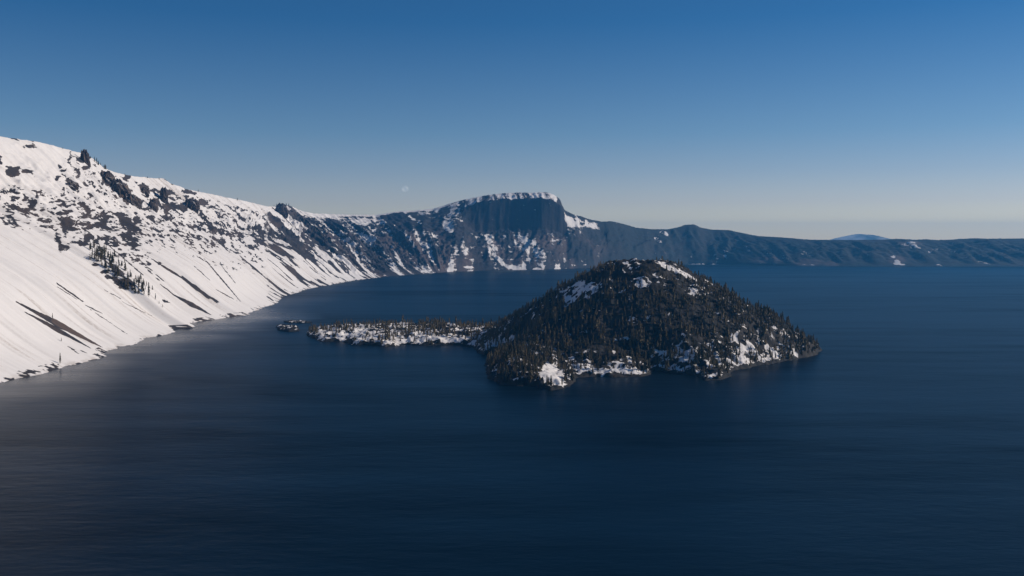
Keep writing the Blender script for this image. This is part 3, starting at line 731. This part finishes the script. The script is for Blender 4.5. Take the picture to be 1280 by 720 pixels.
# --- the rest of the wood as one mass
tv_, tf_ = [], []
lowp = [crown_mesh(50 + k, 5, 4, rad=r_, start=s_) for k, (r_, s_) in enumerate([(0.17, 0.05), (0.14, 0.10), (0.20, 0.04), (0.12, 0.15), (0.16, 0.2)])]
off = 0
for q in rest:
    i = sel[q]
    cv, cf = lowp[rng.integers(5)]
    an = rng.uniform(0, 6.28); c_, s_ = math.cos(an), math.sin(an)
    h = th_[q]; wd = h * rng.uniform(0.9, 1.5)
    v = np.stack([cxs[i] + (cv[:, 0] * c_ - cv[:, 1] * s_) * wd, cys[i] + (cv[:, 0] * s_ + cv[:, 1] * c_) * wd, cz[i] + cv[:, 2] * h], -1)
    tv_.append(v); tf_.append(cf + off); off += len(v)
fo = mesh_np('forest', np.concatenate(tv_), np.concatenate(tf_), M_needles, smooth=False)
tag(fo, 'dense dark conifer forest covering the cone and the low tail of the island', 'forest', kind='stuff')
print('island trees', len(sel))

# --- trees on the left snow slope, placed on the wall's own surface
def wall_point(W, px, py):
    d = (W['px'] - px) ** 2 + (W['py'] - py) ** 2 + 1e6 * (W['T'] > 1.02) + 1e6 * (W['T'] < 0.0)
    # take the nearest-to-camera among close hits
    k = np.argsort(d, axis=None)[:6]
    V_ = W['V'].reshape(-1, 3)[k]
    j = k[np.argmin(V_[:, 1])]
    return W['V'].reshape(-1, 3)[j]
sub = {k: WL[k][(WL['U'][:, 0] > 1500)] for k in ('px', 'py', 'T', 'V')}
GB = 'conifers in the tree patch on the snow slope'
n = 0
while n < 104:
    t = rng.uniform(0, 1)
    cxp, cyp = 112 + 72 * t, 312 + 54 * t
    wd = 11 * math.sin(math.pi * min(1, t * 0.85 + 0.12)) + 2
    px, py = cxp + rng.normal(0, 4), cyp + rng.uniform(-wd, wd)
    P = wall_point(sub, px, py)
    hp = rng.uniform(6, 12)
    place_tree(P[0], P[1], P[2] - 1, hp * P[1] / F, 'small dark conifer in the tree patch halfway up the left snow slope', GB, wide=rng.uniform(0.8, 1.3)); n += 1
for px, py, hp, lab in [(186, 371, 20, 'tall slim conifer standing at the lower end of the tree patch on the snow slope'), (181, 368, 11, 'conifer just left of the tall slim one at the lower end of the tree patch'),
                        (194, 375, 9, 'short conifer just right of the tall slim one below the tree patch'), (199, 380, 5, 'small lone conifer on open snow below and right of the tall slim one'),
                        (203, 384, 5, 'lowest lone conifer on the open snow below the tree patch'), (74, 453, 15, 'conifer standing at the foot of the snow slope close to the water'),
                        (66, 397, 8, 'lone conifer on open snow just above the broad brown furrow at far left'),
                        (78, 426, 6, 'small conifer below the broad brown furrow at far left')]:
    P = wall_point(sub, px, py)
    place_tree(P[0], P[1], P[2] - 1, hp * P[1] / F, lab, None, wide=0.9, k=1)
cr_px = np.interp
for px, hp in [(104, 5), (107, 7), (110, 6), (113, 4), (119, 7), (121, 8), (123, 6), (126, 5), (129, 4), (131, 6), (133, 7), (79, 3), (156, 3), (185, 3), (199, 3), (248, 4), (297, 4), (343, 4), (346, 5), (349, 5), (358, 5), (361, 4)]:
    pyc = np.interp(px, [71, 85, 96, 104, 114, 124, 135, 165, 205, 213, 250, 300, 335, 343, 352, 362], [183, 187, 190, 192, 197, 206, 212, 220, 223, 229, 240, 250, 258, 258, 256.5, 257])
    P = wall_point(sub, px, pyc + 0.8)
    place_tree(P[0], P[1], P[2] - 2, hp * P[1] / F, 'tiny wind blown conifer on the skyline of the left ridge', 'tiny conifers on the crest of the left ridge', wide=1.3)
print('single trees', NTREE)

# ------------------------------------------------------------------ crags on the left ridge
def crag_rock(px, py, wpx, hpx, label, seed, lean=0.0, depth=1.0):
    P = wall_point(sub, px, py)
    sc_ = P[1] / F
    a_, b_ = 34, 26
    th, ph = np.meshgrid(np.linspace(0, 2 * math.pi, a_ * 2, endpoint=False), np.linspace(-0.5, 1, b_) * math.pi / 2, indexing='ij')
    ct = np.sign(np.cos(ph)) * np.abs(np.cos(ph)) ** 0.5
    X = np.cos(th) * ct; Y = np.sin(th) * ct; Z = np.sin(ph)
    n = ridged(np.cos(th) * 1.7 + seed, np.sin(th) * 1.7 + Z * 1.3, 5, seed) ; n2 = fbm(np.cos(th) * 3 + seed, np.sin(th) * 3 + Z * 3, 4, seed + 3)
    R = 0.62 + 0.62 * n + 0.4 * (n2 - .5)
    Zt = Z * (0.55 + 0.75 * ridged(X * 1.6 + seed, Y * 1.6, 4, seed + 8))
    V = np.stack([P[0] + X * R * wpx * sc_ * 0.6 + lean * Zt * hpx * sc_, P[1] + Y * R * wpx * sc_ * 0.6 * depth, P[2] + Zt * hpx * sc_], -1)
    Vf = V.reshape(-1, 3)
    ni, nj = th.shape
    i, j = np.meshgrid(np.arange(ni), np.arange(nj - 1), indexing='ij')
    a0 = i * nj + j; a1 = ((i + 1) % ni) * nj + j
    fcs = np.stack([a0, a1, a1 + 1, a0 + 1], -1).reshape(-1, 4)
    c0 = Vf.mean(0)
    o = mesh_np('rock_outcrop', Vf - c0, fcs, M_rock, smooth=False)
    o.location = c0
    tag(o, label, 'rock', 'crags along the left ridge')
    return o
crag_rock(107, 203, 9, 15, 'pointed dark crag breaking the skyline near the top of the left ridge', 3, -0.1)
crag_rock(135, 226, 14, 12, 'upper end of the long brown crag below the left ridge crest', 5, -0.3)
crag_rock(150, 239, 18, 15, 'broad brown middle of the long crag below the left ridge crest', 9, -0.3)
crag_rock(166, 254, 15, 12, 'lower dark end of the long crag below the left ridge crest', 12, -0.2)
crag_rock(181, 241, 10, 8, 'small dark crag between the long brown crag and the square tower', 15)
crag_rock(205, 250, 8, 16, 'square dark rock tower standing out of the snow below the ridge', 18)
crag_rock(192, 260, 10, 11, 'dark crag at the foot of the square rock tower', 21)
crag_rock(240, 259, 17, 10, 'low brown crag right of the square rock tower', 24)
crag_rock(90, 233, 13, 6, 'flat brown rock outcrop in the snow below the pointed crag', 27)
crag_rock(352, 266, 13, 11, 'dark peak where the left ridge ends above the far wall', 30)

# ------------------------------------------------------------------ the faint daytime moon
mn, nt, b, out = newmat('moon_surface'); nt.nodes.remove(b)
df = N(nt, 'ShaderNodeBsdfDiffuse'); tr = N(nt, 'ShaderNodeBsdfTransparent'); ad = N(nt, 'ShaderNodeAddShader')
nt.links.new(mixc(nt, noise_tex(nt, 0.004, 3), (0.09, 0.09, 0.09), (0.16, 0.155, 0.15)), df.inputs[0])
nt.links.new(df.outputs[0], ad.inputs[0]); nt.links.new(tr.outputs[0], ad.inputs[1]); nt.links.new(ad.outputs[0], out.inputs[0])
Ym = 90000; mx, mz = height_at(506.5, 236, Ym)
rm = 3.8 / F * Ym
th, ph = np.meshgrid(np.linspace(0, 2 * math.pi, 33), np.linspace(-1, 1, 17) * math.pi / 2, indexing='ij')
Vm = np.stack([np.cos(th) * np.cos(ph), np.sin(th) * np.cos(ph), np.sin(ph)], -1) * rm
mo = mesh_np('moon', Vm.reshape(-1, 3), grid_faces(33, 17), mn); mo.location = (mx, Ym, mz)
tag(mo, 'faint pale daytime moon low in the blue sky above the far wall', 'moon')

# ------------------------------------------------------------------ air
hb = bmesh.new(); bmesh.ops.create_cube(hb, size=1)
hme = bpy.data.meshes.new('haze'); hb.to_mesh(hme); hb.free()
ho = bpy.data.objects.new('haze', hme); C.objects.link(ho)
ztop, zbot = 860.0, -426.5
ho.scale = (62000, 62000, ztop - zbot); ho.location = (0, 0, (ztop + zbot) / 2)
hm = bpy.data.materials.new('haze_air'); hm.use_nodes = True; nt = hm.node_tree; nt.nodes.clear()
out = nt.nodes.new('ShaderNodeOutputMaterial'); pv = nt.nodes.new('ShaderNodeVolumePrincipled')
pv.inputs['Color'].default_value = (0.09, 0.47, 1.0, 1); pv.inputs['Density'].default_value = 0.000031; pv.inputs['Anisotropy'].default_value = 0.2
nt.links.new(pv.outputs[0], out.inputs['Volume']); hme.materials.append(hm)
tag(ho, 'thin blue air haze over the lake', 'haze', kind='stuff')

# ------------------------------------------------------------------ render settings
SC.view_settings.view_transform = 'Standard'; SC.view_settings.look = 'None'
SC.view_settings.exposure = 0.0; SC.view_settings.gamma = 1; SC.view_settings.use_curve_mapping = False
SC.render.engine = 'CYCLES'
cy = SC.cycles
cy.use_denoising = True
cy.max_bounces = 4; cy.diffuse_bounces = 2; cy.glossy_bounces = 2; cy.transmission_bounces = 2; cy.volume_bounces = 0; cy.transparent_max_bounces = 8
cy.use_adaptive_sampling = False
